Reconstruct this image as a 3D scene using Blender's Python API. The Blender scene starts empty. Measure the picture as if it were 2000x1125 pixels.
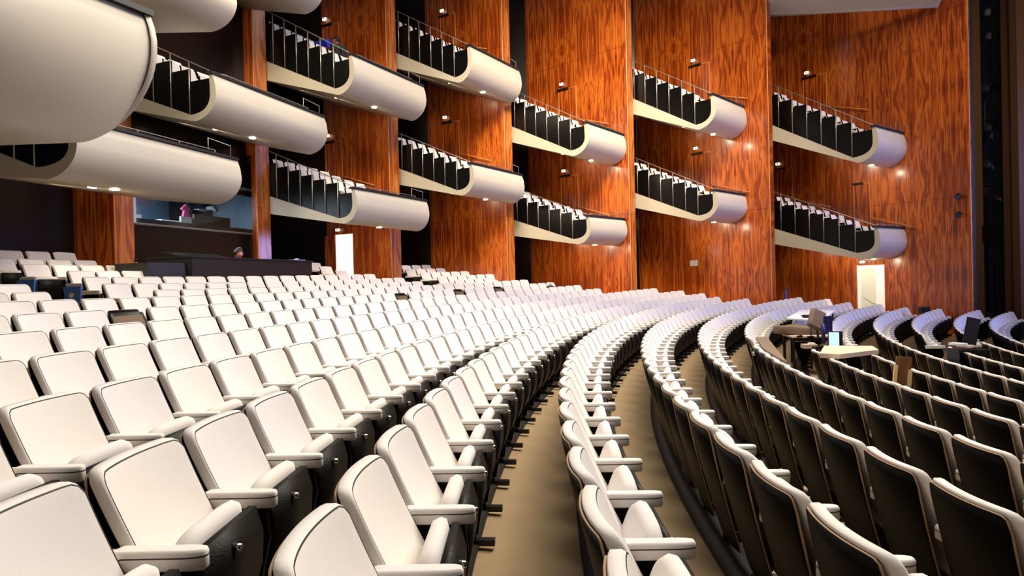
import bpy, bmesh, math, random
from mathutils import Vector, Matrix
random.seed(7)
C = bpy.context.scene.collection
sc = bpy.context.scene
# ------------------------------------------------------------------ camera
CZ = 2.5                                   # eye height above the lowest floor
F_PX, PITCH, ROLL = 1241.09, 0.0079436, -0.0241115
cp, sp, cr, sr = math.cos(PITCH), math.sin(PITCH), math.cos(ROLL), math.sin(ROLL)
r0, fw, u0 = Vector((1, 0, 0)), Vector((0, cp, -sp)), Vector((0, sp, cp))
cx_ = cr*r0 + sr*u0; cy_ = -sr*r0 + cr*u0
cam_d = bpy.data.cameras.new('camera'); cam = bpy.data.objects.new('camera', cam_d); C.objects.link(cam)
cam_d.sensor_width = 36; cam_d.lens = F_PX/2000*36; cam_d.clip_start = .02; cam_d.clip_end = 200
cam.matrix_world = Matrix(((cx_.x, cy_.x, -fw.x, 0), (cx_.y, cy_.y, -fw.y, 0), (cx_.z, cy_.z, -fw.z, CZ), (0, 0, 0, 1)))
cam_d.dof.use_dof = False
sc.camera = cam
# ------------------------------------------------------------------ colour, world
vs = sc.view_settings
vs.view_transform = 'Standard'; vs.look = 'None'; vs.gamma = 1; vs.exposure = 0.10; vs.use_curve_mapping = False
w = bpy.data.worlds.new('world'); sc.world = w; w.use_nodes = True
w.node_tree.nodes['Background'].inputs[0].default_value = (.85, .88, 1.0, 1)
w.node_tree.nodes['Background'].inputs[1].default_value = .05
try:
    sc.cycles.max_bounces = 6; sc.cycles.use_denoising = True
except Exception: pass
# ------------------------------------------------------------------ lights of the hall
def look(o, d): o.rotation_euler = Vector(d).to_track_quat('-Z', 'Y').to_euler()
def area(name, loc, d, sx, sy, e, col, spread=math.pi):
    l = bpy.data.lights.new(name, 'AREA'); l.shape = 'RECTANGLE'; l.size = sx; l.size_y = sy; l.energy = e; l.color = col; l.spread = spread
    o = bpy.data.objects.new(name, l); C.objects.link(o); o.location = loc; look(o, d); return o
area('hall_light', (7, 10.5, CZ+10.5), (-.62, -.30, -1), 7, 7, 1350, (1, .91, .79), 2.3)
area('hall_light', (0, 15.5, CZ+11.5), (-.25, -.25, -1), 7, 4, 380, (1, .94, .84), 2.3)
area('hall_light', (9, 15, CZ+12.5), (-.1, -.05, -1), 5, 5, 90, (1, .90, .80), 2.3)
area('wall_wash_light', (4, 12, CZ+12), (-.1, 1, -.62), 8, 2, 760, (1, .84, .62), 1.15)
area('wall_wash_light', (-6, 9, CZ+10), (-.25, 1, -.6), 5, 2, 260, (1, .84, .62), 1.3)
area('wall_wash_light', (12, 12, CZ+12.5), (.05, 1, -.8), 5, 2, 130, (1, .86, .66), 1.2)
area('hall_light', (2.5, 4.5, CZ+11), (-.05, .05, -1), 6, 6, 340, (1, .91, .80), 2.0)  # added overhead to brighten the carpet of the near aisle
area('stage_light_wash', (21, 12, CZ+3.5), (-1, .38, -.10), 5, 5, 540, (.34, .38, 1), 1.7)

# ------------------------------------------------------------------ picture helpers (only used to find places)
def ray(x, y):
    dx, dy = x-1000, y-562.5
    a = dx*cr+dy*sr; b = -dx*sr+dy*cr; u = -b/F_PX
    return Vector((a/F_PX, cp+sp*u, cp*u-sp))
EYE = Vector((0, 0, CZ))
def at(x, y, Y):
    v = ray(x, y); return EYE + v*(Y/v.y)
def onz(x, y, z):
    v = ray(x, y); return EYE + v*((z-CZ)/v.z)
def inpl(x, y, P, n):
    v = ray(x, y); return EYE + v*((P-EYE).dot(n)/v.dot(n))
def proj(P):
    q = P-EYE; d = q.dot(fw); X = q.x; U = q.dot(u0)
    if d < .05: return None
    a = F_PX*X/d; b = -F_PX*U/d
    return (1000+a*cr-b*sr, 562.5+a*sr+b*cr, d)

# ------------------------------------------------------------------ materials
def mat(name, col, rough=.5, metal=0, spec=.5, emit=None, es=0, coat=0, bump=None, var=0):
    m = bpy.data.materials.new(name); m.use_nodes = True; nt = m.node_tree; b = nt.nodes['Principled BSDF']
    b.inputs['Base Color'].default_value = (*col, 1); b.inputs['Roughness'].default_value = rough; b.inputs['Metallic'].default_value = metal
    b.inputs['Specular IOR Level'].default_value = spec; b.inputs['Coat Weight'].default_value = coat; b.inputs['Coat Roughness'].default_value = .12
    if emit: b.inputs['Emission Color'].default_value = (*emit, 1); b.inputs['Emission Strength'].default_value = es
    if bump or var:
        tc = nt.nodes.new('ShaderNodeTexCoord'); nz = nt.nodes.new('ShaderNodeTexNoise'); nt.links.new(tc.outputs['Object'], nz.inputs['Vector'])
        nz.inputs['Scale'].default_value = bump[0] if bump else 5
        if bump:
            bp = nt.nodes.new('ShaderNodeBump'); bp.inputs['Strength'].default_value = bump[1]; bp.inputs['Distance'].default_value = .01
            nt.links.new(nz.outputs['Fac'], bp.inputs['Height']); nt.links.new(bp.outputs['Normal'], b.inputs['Normal'])
        if var:
            n2 = nt.nodes.new('ShaderNodeTexNoise'); n2.inputs['Scale'].default_value = 3.0; nt.links.new(tc.outputs['Object'], n2.inputs['Vector'])
            mx = nt.nodes.new('ShaderNodeMix'); mx.data_type = 'RGBA'; nt.links.new(n2.outputs['Fac'], mx.inputs['Factor'])
            mx.inputs['A'].default_value = (*[c*(1-var) for c in col], 1); mx.inputs['B'].default_value = (*[min(1, c*(1+var)) for c in col], 1)
            nt.links.new(mx.outputs['Result'], b.inputs['Base Color'])
    return m
def wood(name, dark, mid, light, rough=.28, sheet=.62, coat=.25):
    m = bpy.data.materials.new(name); m.use_nodes = True; nt = m.node_tree; N = nt.nodes.new; L = nt.links.new; b = nt.nodes['Principled BSDF']
    tc = N('ShaderNodeTexCoord'); sx = N('ShaderNodeSeparateXYZ'); L(tc.outputs['Object'], sx.inputs[0])
    def math_(op, a, bb=None, c=None):
        n = N('ShaderNodeMath'); n.operation = op
        for i, v in enumerate((a, bb, c)):
            if v is None: continue
            if isinstance(v, (int, float)): n.inputs[i].default_value = v
            else: L(v, n.inputs[i])
        return n.outputs[0]
    X, Z = sx.outputs['X'], sx.outputs['Z']
    cell = math_('FLOOR', math_('DIVIDE', X, sheet*2)); pp = math_('PINGPONG', X, sheet)          # book-matched veneer sheets
    zc = math_('FLOOR', math_('DIVIDE', Z, 3.1)); zp = math_('PINGPONG', Z, 3.1)
    def vec(kx, kz, o):
        cb = N('ShaderNodeCombineXYZ'); L(math_('MULTIPLY', pp, kx), cb.inputs[0]); L(math_('MULTIPLY_ADD', cell, 3.7, o), cb.inputs[1]); L(math_('MULTIPLY', zp, kz), cb.inputs[2]); return cb.outputs[0]
    n1 = N('ShaderNodeTexNoise'); n1.inputs['Scale'].default_value = 1; n1.inputs['Detail'].default_value = 5; n1.inputs['Distortion'].default_value = .9; L(vec(3.2, .42, 0), n1.inputs['Vector'])
    n2 = N('ShaderNodeTexNoise'); n2.inputs['Scale'].default_value = 1; n2.inputs['Detail'].default_value = 4; n2.inputs['Distortion'].default_value = .5; L(vec(36, .7, 5), n2.inputs['Vector'])
    n3 = N('ShaderNodeTexNoise'); n3.inputs['Scale'].default_value = 1; n3.inputs['Detail'].default_value = 2; L(vec(1.1, .5, 9), n3.inputs['Vector'])
    rings = math_('MULTIPLY_ADD', math_('SINE', math_('MULTIPLY', n1.outputs['Fac'], 34)), .5, .5)
    f = math_('ADD', math_('MULTIPLY', rings, .27), math_('ADD', math_('MULTIPLY', n2.outputs['Fac'], .80), math_('MULTIPLY', n3.outputs['Fac'], .5)))
    rp = N('ShaderNodeValToRGB'); e = rp.color_ramp.elements; e[0].position = .40; e[0].color = (*dark, 1); e[1].position = 1.0; e[1].color = (*light, 1)
    k = e.new(.68); k.color = (*mid, 1); L(f, rp.inputs[0])
    seam = math_('GREATER_THAN', math_('ABSOLUTE', math_('SUBTRACT', math_('PINGPONG', X, sheet), sheet)), .006)
    seamz = math_('GREATER_THAN', math_('PINGPONG', math_('ADD', Z, .55), 1.55*2), .008)
    sm = math_('MAXIMUM', math_('MULTIPLY', seam, seamz), .35)
    mx = N('ShaderNodeMix'); mx.data_type = 'RGBA'; mx.inputs['A'].default_value = (.02, .006, .002, 1); L(rp.outputs[0], mx.inputs['B']); L(sm, mx.inputs['Factor'])
    L(mx.outputs['Result'], b.inputs['Base Color'])
    b.inputs['Roughness'].default_value = rough; b.inputs['Coat Weight'].default_value = coat; b.inputs['Coat Roughness'].default_value = .15
    return m
FAB = mat('seat_fabric', (.82, .765, .705), .92, spec=.15, bump=(260, .12), var=.03)
_nt = FAB.node_tree; _oi = _nt.nodes.new('ShaderNodeObjectInfo'); _b = _nt.nodes['Principled BSDF']; _src = _b.inputs['Base Color'].links[0].from_socket      # seats differ a little in tone
_mx = _nt.nodes.new('ShaderNodeMix'); _mx.data_type = 'RGBA'; _mx.blend_type = 'MULTIPLY'; _mx.inputs['B'].default_value = (.93, .94, 1.0, 1)
_mp = _nt.nodes.new('ShaderNodeMath'); _mp.operation = 'POWER'; _mp.inputs[1].default_value = 2.5; _nt.links.new(_oi.outputs['Random'], _mp.inputs[0]); _nt.links.new(_mp.outputs[0], _mx.inputs['Factor'])
_nt.links.new(_src, _mx.inputs['A']); _nt.links.new(_mx.outputs['Result'], _b.inputs['Base Color'])
PIPE = mat('black_piping', (.012, .012, .014), .6)
SHELL = mat('black_laminate', (.003, .0026, .0023), .42, spec=.06)
VENEER = mat('veneer_edge', (.42, .26, .13), .5)
PERF = mat('perforated_black', (.007, .0055, .0045), .5, spec=.2, bump=(120, .25))
CHROME = mat('chrome', (.8, .8, .8), .15, metal=1)
BROWN = mat('brown_mesh', (.16, .10, .055), .6, bump=(200, .3))
BLUE = mat('blue_lit_panel', (.05, .17, .55), .35)  # blue of the aisle light put into the panel colour
CARPET = mat('tan_carpet', (.42, .295, .165), .95, spec=.1, bump=(90, .4), var=.10)
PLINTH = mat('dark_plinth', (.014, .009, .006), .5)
CREAM = mat('cream_paint', (.64, .585, .475), .42, var=.015)
BLACKP = mat('black_panel', (.004, .0035, .0035), .3, spec=.2)
STEEL = mat('brushed_steel', (.62, .60, .57), .35, metal=.7)
COPING = mat('black_coping', (.012, .011, .010), .5)
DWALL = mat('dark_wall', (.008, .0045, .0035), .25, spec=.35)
LAMP = mat('lamp_glow', (1, .95, .85), .5, emit=(1, .93, .80), es=16)
EXITM = mat('exit_glow', (.8, 1, .9), .5, emit=(.9, 1, .85), es=1.4)
BLACKM = mat('black_metal', (.012, .012, .013), .4, metal=.3)
DARKBLUE = mat('blue_drape', (.02, .025, .075), .8)
WHITE = mat('white_paper', (.85, .85, .85), .7)
WOOD = wood('rosewood', (.035, .0055, .001), (.30, .043, .0045), (.66, .165, .020))
WOOD2 = wood('rosewood_return', (.12, .025, .004), (.38, .085, .013), (.66, .22, .045), sheet=3.0)
TRIMW = mat('light_wood_trim', (.80, .30, .08), .4)
TABLEW = mat('beech_top', (.72, .56, .40), .5, var=.05)
CLOTHB = mat('brown_cover', (.20, .135, .085), .8, bump=(9, .5))
PLANK = wood('brown_plank', (.06, .02, .006), (.16, .06, .02), (.26, .11, .04), rough=.5, sheet=2.0, coat=0)

# ------------------------------------------------------------------ object helpers
def tag(o, label=None, cat=None, group=None, kind=None):
    if label: o['label'] = label
    if cat: o['category'] = cat
    if group: o['group'] = group
    if kind: o['kind'] = kind
    return o
def empty(name, loc, rz=0):
    o = bpy.data.objects.new(name, None); C.objects.link(o); o.location = loc; o.rotation_euler = (0, 0, rz); o.empty_display_size = .1; return o
def obj(name, me, parent=None, loc=None, rz=0):
    o = bpy.data.objects.new(name, me); C.objects.link(o)
    if parent: o.parent = parent
    if loc is not None: o.location = loc
    if rz: o.rotation_euler = (0, 0, rz)
    return o
class MB:
    """collects shapes into one mesh"""
    def __init__(s): s.v = []; s.f = []; s.m = []; s.mats = []; s.sm = []
    def mi(s, m):
        if m not in s.mats: s.mats.append(m)
        return s.mats.index(m)
    def add(s, vs_, fs, m, smooth=False):
        o = len(s.v); s.v += [tuple(v) for v in vs_]; k = s.mi(m)
        for f in fs: s.f.append(tuple(o+i for i in f)); s.m.append(k); s.sm.append(smooth)
    def box(s, c, d, m, R=None):
        vs_ = [Vector((x*d[0]/2, y*d[1]/2, z*d[2]/2)) for x in (-1, 1) for y in (-1, 1) for z in (-1, 1)]
        if R: vs_ = [R @ v for v in vs_]
        vs_ = [v+Vector(c) for v in vs_]
        s.add(vs_, [(0, 1, 3, 2), (4, 6, 7, 5), (0, 4, 5, 1), (2, 3, 7, 6), (0, 2, 6, 4), (1, 5, 7, 3)], m)
    def hexa(s, bot, top, m):
        s.add(list(bot)+list(top), [(3, 2, 1, 0), (4, 5, 6, 7), (0, 1, 5, 4), (1, 2, 6, 5), (2, 3, 7, 6), (3, 0, 4, 7)], m)
    def prism(s, poly, off, m, smooth=False, caps=True, mcap=None):
        """poly: list of 3D points; off: vector or list of vectors"""
        n = len(poly); offs = off if isinstance(off, list) else [off]*n
        a = [Vector(p) for p in poly]; b = [p+Vector(o) for p, o in zip(a, offs)]
        s.add(a+b, [(i, (i+1) % n, n+(i+1) % n, n+i) for i in range(n)], m, smooth)
        if caps: s.add(a, [tuple(range(n-1, -1, -1))], mcap or m); s.add(b, [tuple(range(n))], mcap or m)
    def tube(s, pts, r, m, n=8, caps=True):
        pts = [Vector(p) for p in pts]; base = len(s.v); vs_ = []
        for i, p in enumerate(pts):
            d = (pts[min(i+1, len(pts)-1)]-pts[max(i-1, 0)]).normalized()
            a = d.cross(Vector((0, 0, 1))); a = a if a.length > .05 else d.cross(Vector((1, 0, 0))); a.normalize(); b = d.cross(a)
            rr = r[i] if isinstance(r, (list, tuple)) else r
            vs_ += [p+(a*math.cos(t)+b*math.sin(t))*rr for t in [2*math.pi*j/n for j in range(n)]]
        fs = [(i*n+j, i*n+(j+1) % n, (i+1)*n+(j+1) % n, (i+1)*n+j) for i in range(len(pts)-1) for j in range(n)]
        s.add(vs_, fs, m, True)
        if caps: s.add(vs_[:n], [tuple(range(n-1, -1, -1))], m); s.add(vs_[-n:], [tuple(range(n))], m)
    def mesh(s, name):
        me = bpy.data.meshes.new(name); me.from_pydata(s.v, [], s.f)
        for m in s.mats: me.materials.append(m)
        me.polygons.foreach_set('material_index', s.m); me.polygons.foreach_set('use_smooth', s.sm)
        me.update(); bm = bmesh.new(); bm.from_mesh(me); bmesh.ops.remove_doubles(bm, verts=bm.verts, dist=1e-5); bmesh.ops.recalc_face_normals(bm, faces=bm.faces); bm.to_mesh(me); bm.free()
        return me
    def build(s, name, parent=None, loc=None, rz=0): return obj(name, s.mesh(name), parent, loc, rz)
def local(s, loc, rz=0):                    # rewrite an MB from world to local coordinates
    M = Matrix.Rotation(-rz, 4, 'Z') @ Matrix.Translation(-Vector(loc)); s.v = [tuple(M @ Vector(v)) for v in s.v]; return s
def rring(W, H, r, nx, nz):
    """boundary points of a rounded rectangle on an nx x nz grid, and the mapping for the inside"""
    def mp(u, v):
        x, z = u*W/2, v*H/2
        dx, dz = abs(x)-(W/2-r), abs(z)-(H/2-r)
        if dx > 0 and dz > 0:
            m_ = max(dx, dz); l = math.hypot(dx, dz); k = m_/l
            x = math.copysign(W/2-r+dx*k, x); z = math.copysign(H/2-r+dz*k, z)
        return x, z
    return mp
def slab(mb, W, H, T, r, nx, nz, deform, mf, ms, mb_, mp_, e=.012, us=None, vs2=None, band=0):
    """upholstered slab: front face (+y), black piping ring, rounded side, back face"""
    def grid(w_, h_, y):
        mp = rring(w_, h_, max(r-(W-w_)/2, .004), nx, nz)
        us_ = us or [-1+2*i/nx for i in range(nx+1)]; vv = vs2 or [-1+2*j/nz for j in range(nz+1)]
        return [[deform(*((lambda q: (q[0], y, q[1]))(mp(u, v)))) for v in vv] for u in us_]
    def loop(g):
        a = [g[i][0] for i in range(len(g))]+[g[-1][j] for j in range(1, len(g[0]))]+[g[i][-1] for i in range(len(g)-2, -1, -1)]+[g[0][j] for j in range(len(g[0])-2, 0, -1)]
        return a
    gf = grid(W-2*e, H-2*e, T/2); gb = grid(W-2*e*.7, H-2*e*.7, -T/2)
    for g, m, rev in ((gf, mf, False), (gb, mb_, True)):
        n_, k_ = len(g), len(g[0]); vs_ = [p for c in g for p in c]
        mb.add(vs_, [((i*k_+j), (i+1)*k_+j, (i+1)*k_+j+1, i*k_+j+1) for i in range(n_-1) for j in range(k_-1)], m, True)
    rings = [(loop(gf), mp_), (loop(grid(W-e*1.1, H-e*1.1, T/2-.001)), ms), (loop(grid(W, H, T/2-e)), ms)]+([(loop(grid(W, H, T/2-band)), PIPE), (loop(grid(W, H, T/2-band-.005)), ms)] if band else [])+[(loop(grid(W, H, -T/2+e*.7)), ms), (loop(gb), ms)]
    for (a, m), (b, _) in zip(rings[:-1], rings[1:]):
        n = len(a); mb.add(a+b, [(i, (i+1) % n, n+(i+1) % n, n+i) for i in range(n)], m, True)

# ------------------------------------------------------------------ the hall seat (origin on the floor under the top of its back, facing +y)
TOP = .84
def back_def(x, y, z):
    t = (z+.21)/.42                                     # 0 bottom .. 1 top
    yy = y + .145*(1-t) - .02*t + .60*x*x + .03*(1-t)**2
    return Vector((x*(1-.03*(1-t)), yy, z+TOP-.215))
def shell_def(x, y, z):
    t = (z+.36)/.72
    yy = y + .19*(1-t)**1.2 + .60*x*x*(.5+.5*t) - .05
    return Vector((x*(.92+.08*t), yy, z+TOP-.375))
def seat_parts(hi=True):
    P = {}
    nx, nz = (16, 12) if hi else (4, 2)
    m = MB(); slab(m, .50, .43, .052, .05, nx, nz, back_def, FAB, FAB, FAB, PIPE if hi else FAB); P['backrest'] = m
    m = MB(); slab(m, .49, .72, .010, .045, nx, nz, shell_def, SHELL, VENEER if hi else SHELL, SHELL, SHELL, e=.004); P['back_shell'] = m
    def sd(x, y, z):                                    # tipped-up cushion, rounded and thin at the top
        t = (z+.17)/.34; a = math.radians(17)
        k = (1-.55*t); yy = y*k*1.2; zz = z-.012*(x/.23)**2
        return Vector((x, .245+yy*math.cos(a)+zz*math.sin(a)*.9, .455+zz*math.cos(a)-yy*math.sin(a)))
    m = MB(); slab(m, .455, .33, .115, .10, nx if hi else 3, nz if hi else 2, lambda x, y, z: sd(x, -y, z), FAB, FAB, FAB, FAB, e=.042); P['seat'] = m
    m = MB()
    pf = [(.345, .560), (.372, .46), (.366, .34), (.33, .22), (.27, .13)]
    m.add([(x, y, z) for y, z in pf for x in (-.222, .222)]+[(x, y-.03, z) for y, z in pf for x in (-.222, .222)], [(2*i, 2*i+1, 2*i+3, 2*i+2) for i in range(4)]+[(10+2*i, 12+2*i, 13+2*i, 11+2*i) for i in range(4)]+[(2*i, 2*i+2, 12+2*i, 10+2*i) for i in range(4)]+[(2*i+1, 11+2*i, 13+2*i, 2*i+3) for i in range(4)]+[(0, 10, 11, 1), (8, 9, 19, 18)], PERF, True); P['seat_pan'] = m
    if hi:
        m = MB(); m.tube([(0.02, .36, .50), (0.02, .392, .495)], .013, CHROME, 10); P['bolt'] = m
    m = MB(); AX = .29
    def ad(x, y, z): return Vector((AX+x*(1-(.38*((z-.11)/.07)**2 if z > .11 else 0)), .225+z*1.0, .575+y-.01*(z < -.1)))
    slab(m, .062, .36, .066, .022, 6 if hi else 2, 14 if hi else 2, ad, FAB, FAB, FAB, FAB, e=.010, band=.020 if hi else 0); P['armrest'] = m
    m = MB()
    m.prism([Vector((AX-.012, y, z)) for y, z in ((.07, .545), (.36, .545), (.375, .42), (.33, .22), (.30, .05), (.20, .05), (.14, .25))], Vector((.024, 0, 0)), SHELL); P['side_panel'] = m
    m = MB(); m.box((AX, .295, .005), (.05, .21, .035), BLACKM); m.box((AX, .26, -.03), (.045, .06, .14), BLACKM); P['foot'] = m
    return P
HI = {k: v.mesh(k) for k, v in seat_parts(True).items()}
lowP = seat_parts(False)
LOW = MB()
for v in lowP.values():
    o = len(LOW.v); LOW.v += v.v
    for f, m, s_ in zip(v.f, v.m, v.sm): LOW.f.append(tuple(o+i for i in f)); LOW.m.append(LOW.mi(v.mats[m])); LOW.sm.append(s_)
# brown variant
m = MB(); slab(m, .50, .40, .03, .03, 10, 6, lambda x, y, z: back_def(x, y, z)-Vector((0, 0, .03)), BROWN, BLACKM, BLACKM, BLACKM, e=.035); BROWNBACK = m.mesh('brown_backrest')
# end panel, blue aisle light painted into its colour, with its little lamp
m = MB(); m.prism([Vector((0, y, z)) for y, z in ((.02, .55), (.40, .55), (.35, .03), (.10, .03))], Vector((.03, 0, 0)), BLUE); ENDP = m.mesh('end_panel')
m = MB(); m.tube([(.03, .21, .40), (.045, .21, .40)], .05, CHROME, 16); ENDL = m.mesh('lamp_plate')

# ------------------------------------------------------------------ rows of seats (arcs round a point on the stage side)
CX, CY, S = 32.2208, 2.0199, .58
TQ = (-.0179623, .00098581)
RR = {-13: 43.528, -12: 42.698, -11: 41.869, -10: 41.05, -9: 40.235, -8: 39.402, -7: 38.573, -6: 37.74, -5: 36.892, -4: 36.107, -3: 35.275, -2: 34.427, -1: 33.6, 0: 32.802, 1: 31.959, 2: 31.149, 3: 30.335, 4: 29.539, 5: 28.701, 6: 27.883, 7: 26.996, 8: 26.184, 9: 25.292, 10: 24.538, 11: 23.713, 12: 22.887}
ZZ = {-13: .958, -12: .758, -11: .621, -10: .486, -9: .355, -8: .225, -7: .111, -6: .014, -5: -.101, -4: -.217, -3: -.33, -2: -.438, -1: -.539, 0: -.636, 1: -.71, 2: -.786, 3: -.884, 4: -.954, 5: -1.031, 6: -1.108, 7: -1.168, 8: -1.232, 9: -1.295, 10: -1.36, 11: -1.425, 12: -1.49}
PH = {-13: .24644, -12: .24082, -11: .22651, -10: .23012, -9: .21877, -8: .20751, -7: .21036, -6: .13739, -5: .10621, -4: .09347, -3: .0612, -2: .02668, -1: .00789, 0: -.00846, 1: .00259, 2: .00193, 3: .02081, 4: .05814, 5: .10011, 6: .14361, 7: .21334, 8: .26304, 9: .36641, 10: .40, 11: .42, 12: .43}
LAST = {-13: 2, -12: 15, -11: 24, -10: 23, -9: 24, -8: 25, -7: 22, -6: 28, -5: 30, -4: 31, -3: 32, -2: 38, -1: 39, 0: 39, 1: 36, 2: 36, 3: 39, 4: 37, 5: 33, 6: 31, 7: 26, 8: 24, 9: 20, 10: 19, 11: 18, 12: 14}
SKIP = {-7: [(-3, -1), (16, 18)], -8: [(-2, -1), (17, 19)], -9: [(-9, -1), (16, 19)], -10: [(-9, -1), (4, 13), (15, 19)], -11: [(-9, -1), (4, 14), (16, 21)], -12: [(3, 14)], -13: [],
        4: [(11, 12)], 5: [(9, 15)], 6: [(8, 10)], 8: [(5, 8)], 9: [(3, 5)]}
BROWNS = {(-5, 2), (-5, 15), (-5, 20), (-5, 24)}
def quad(Y): return TQ[0]*Y+TQ[1]*Y*Y
def row_pos(r, k, off=0):
    th = PH[r]+k*S/RR[r]; R = RR[r]-off
    Yc = CY+RR[r]*math.sin(th)
    return Vector((CX-R*math.cos(th), CY+R*math.sin(th), CZ+ZZ[r]+quad(Yc)-TOP)), math.pi*1.5-th   # rotation so that +y looks at the centre
places = []
for r in sorted(RR):
    for k in range(-14, LAST[r]+1):
        if any(a <= k <= b for a, b in SKIP.get(r, [])): continue
        p, rz = row_pos(r, k)
        if p.y < .25: continue
        qs = [proj(p+Vector((dx, dy, dz))) for dx in (-.25, .25) for dy in (-.25, .3) for dz in (.2, TOP)]
        if any(q is None for q in qs): continue
        xs, ys = [q[0] for q in qs], [q[1] for q in qs]
        if min(xs) > 2000 or max(xs) < 0 or min(ys) > 1125: continue
        places.append([min(q[2] for q in qs), r, k, p, rz])
places.sort(key=lambda t: t[0])
near = places[:300]; rest = places[300:]
must = [t for t in rest if (t[1], t[2]) in BROWNS or (t[1], t[2]) in ((-11, 0), (-10, 0))]
near = near[:300-len(must)]+must; ids = {(t[1], t[2]) for t in near}; rest = [t for t in places if (t[1], t[2]) not in ids]
ONES = ['', 'first', 'second', 'third', 'fourth', 'fifth', 'sixth', 'seventh', 'eighth', 'ninth', 'tenth', 'eleventh', 'twelfth', 'thirteenth', 'fourteenth', 'fifteenth', 'sixteenth', 'seventeenth', 'eighteenth', 'nineteenth', 'twentieth']
def ordn(n):
    if n <= 20: return ONES[n]
    return ('twenty-' if n < 30 else 'thirty-')+ONES[n % 10] if n % 10 else ('thirtieth' if n == 30 else 'fortieth')
def rowname(r): return (ordn(1-r)+' row behind the leftmost carpet strip') if r <= 0 else (ordn(r)+' row right of the leftmost carpet strip')
allk = {(t[1], t[2]) for t in places}
first_k = {}
for t in places: first_k[t[1]] = min(first_k.get(t[1], 99), t[2])
order = {}
for r in RR:
    for j, k in enumerate(sorted(t[2] for t in places if t[1] == r)): order[(r, k)] = j+1
for d, r, k, p, rz in near:
    o = empty('theatre_chair', p, rz)
    br = (r, k) in BROWNS
    pos = 'nearest one' if order[(r, k)] == 1 else ordn(order[(r, k)])+' from the near end'
    if br: lab = 'bare brown backed seat, '+pos+', sixth row back'
    elif (r, k) == (-11, 0): lab = 'cream seat with dark blue-lit end panel, higher of two at left stair'
    elif (r, k) == (-10, 0): lab = 'cream seat with bright blue-lit end panel, lower of two at left stair'
    else: lab = 'cream seat, '+pos+', '+rowname(r)
    tag(o, lab, 'seat', 'cream tip-up seats in curved rows')
    for nme, me in HI.items():
        if nme == 'backrest' and br: c = obj(nme, BROWNBACK, o); c['label'] = 'bare brown back panel'; continue
        if nme == 'bolt' and d > 9: continue
        c = obj(nme, me, o)
    if (r, k+1) not in allk:
        for nme in ('armrest', 'side_panel', 'foot'): obj(nme, HI[nme], o, (-.58, 0, 0))
    if (r, k) in ((-11, 0), (-10, 0)):
        e = obj('end_panel', ENDP, o, (.31, 0, 0)); e['label'] = 'blue-lit end panel'; obj('lamp_plate', ENDL, e)
# seats beyond the three hundred nearest, one mesh
fv, ff, fm, fs_ = [], [], [], []
for d, r, k, p, rz in rest:
    M = Matrix.Translation(p) @ Matrix.Rotation(rz, 4, 'Z'); o = len(fv)
    fv += [tuple(M @ Vector(v)) for v in LOW.v]; ff += [tuple(o+i for i in f) for f in LOW.f]; fm += LOW.m; fs_ += LOW.sm
me = bpy.data.meshes.new('far_seats'); me.from_pydata(fv, [], ff)
for m in LOW.mats: me.materials.append(m)
me.polygons.foreach_set('material_index', fm); me.polygons.foreach_set('use_smooth', fs_); me.update()
o = obj('distant_seats', me); tag(o, 'distant rows of small cream seats filling the far half of the hall', 'seats', kind='stuff')
print('seats', len(places), 'near', len(near), 'stuff', len(rest))

# ------------------------------------------------------------------ floor
RS = sorted(RR.items(), key=lambda t: t[1])                # rising radius
def floorz(R, Y):
    if R <= RS[0][1]: z = ZZ[RS[0][0]]
    elif R >= RS[-1][1]: z = ZZ[RS[-1][0]]
    else:
        for (ra, Ra), (rb, Rb) in zip(RS[:-1], RS[1:]):
            if Ra <= R <= Rb: t = (R-Ra)/(Rb-Ra); z = ZZ[ra]*(1-t)+ZZ[rb]*t; break
    return CZ+z+quad(Y)-TOP-.012
mb = MB(); Rl = [13, 18, 21]+[R for _, R in RS]+[45.2]; nt_ = 60
vs_ = []
for R in Rl:
    for j in range(nt_+1):
        th = math.radians(-18+84*j/nt_); Y = CY+R*math.sin(th); Yq = min(max(Y, -6), 25); vs_.append((CX-R*math.cos(th), Y, floorz(R, Yq)))
n_ = nt_+1
mb.add(vs_, [(i*n_+j, i*n_+j+1, (i+1)*n_+j+1, (i+1)*n_+j) for i in range(len(Rl)-1) for j in range(nt_)], CARPET, True)
tag(mb.build('floor'), kind='structure')
for r in sorted(RR):                                        # dark plinth strip along the back foot of each row
    if r < -6: continue
    mb = MB(); vs_ = []; a0, a1 = PH[r]+(first_k.get(r, 0)-1)*S/RR[r], PH[r]+(LAST[r]+.6)*S/RR[r]; n = 40
    for j in range(n+1):
        th = a0+(a1-a0)*j/n
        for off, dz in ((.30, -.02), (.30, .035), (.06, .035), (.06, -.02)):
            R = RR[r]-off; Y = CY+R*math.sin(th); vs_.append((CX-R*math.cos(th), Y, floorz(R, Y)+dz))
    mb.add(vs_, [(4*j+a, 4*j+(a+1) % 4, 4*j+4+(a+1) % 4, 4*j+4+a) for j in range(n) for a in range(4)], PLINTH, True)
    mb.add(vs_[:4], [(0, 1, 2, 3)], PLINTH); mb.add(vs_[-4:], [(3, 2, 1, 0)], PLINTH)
    tag(mb.build('trim_row_plinth'), kind='structure')

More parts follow.
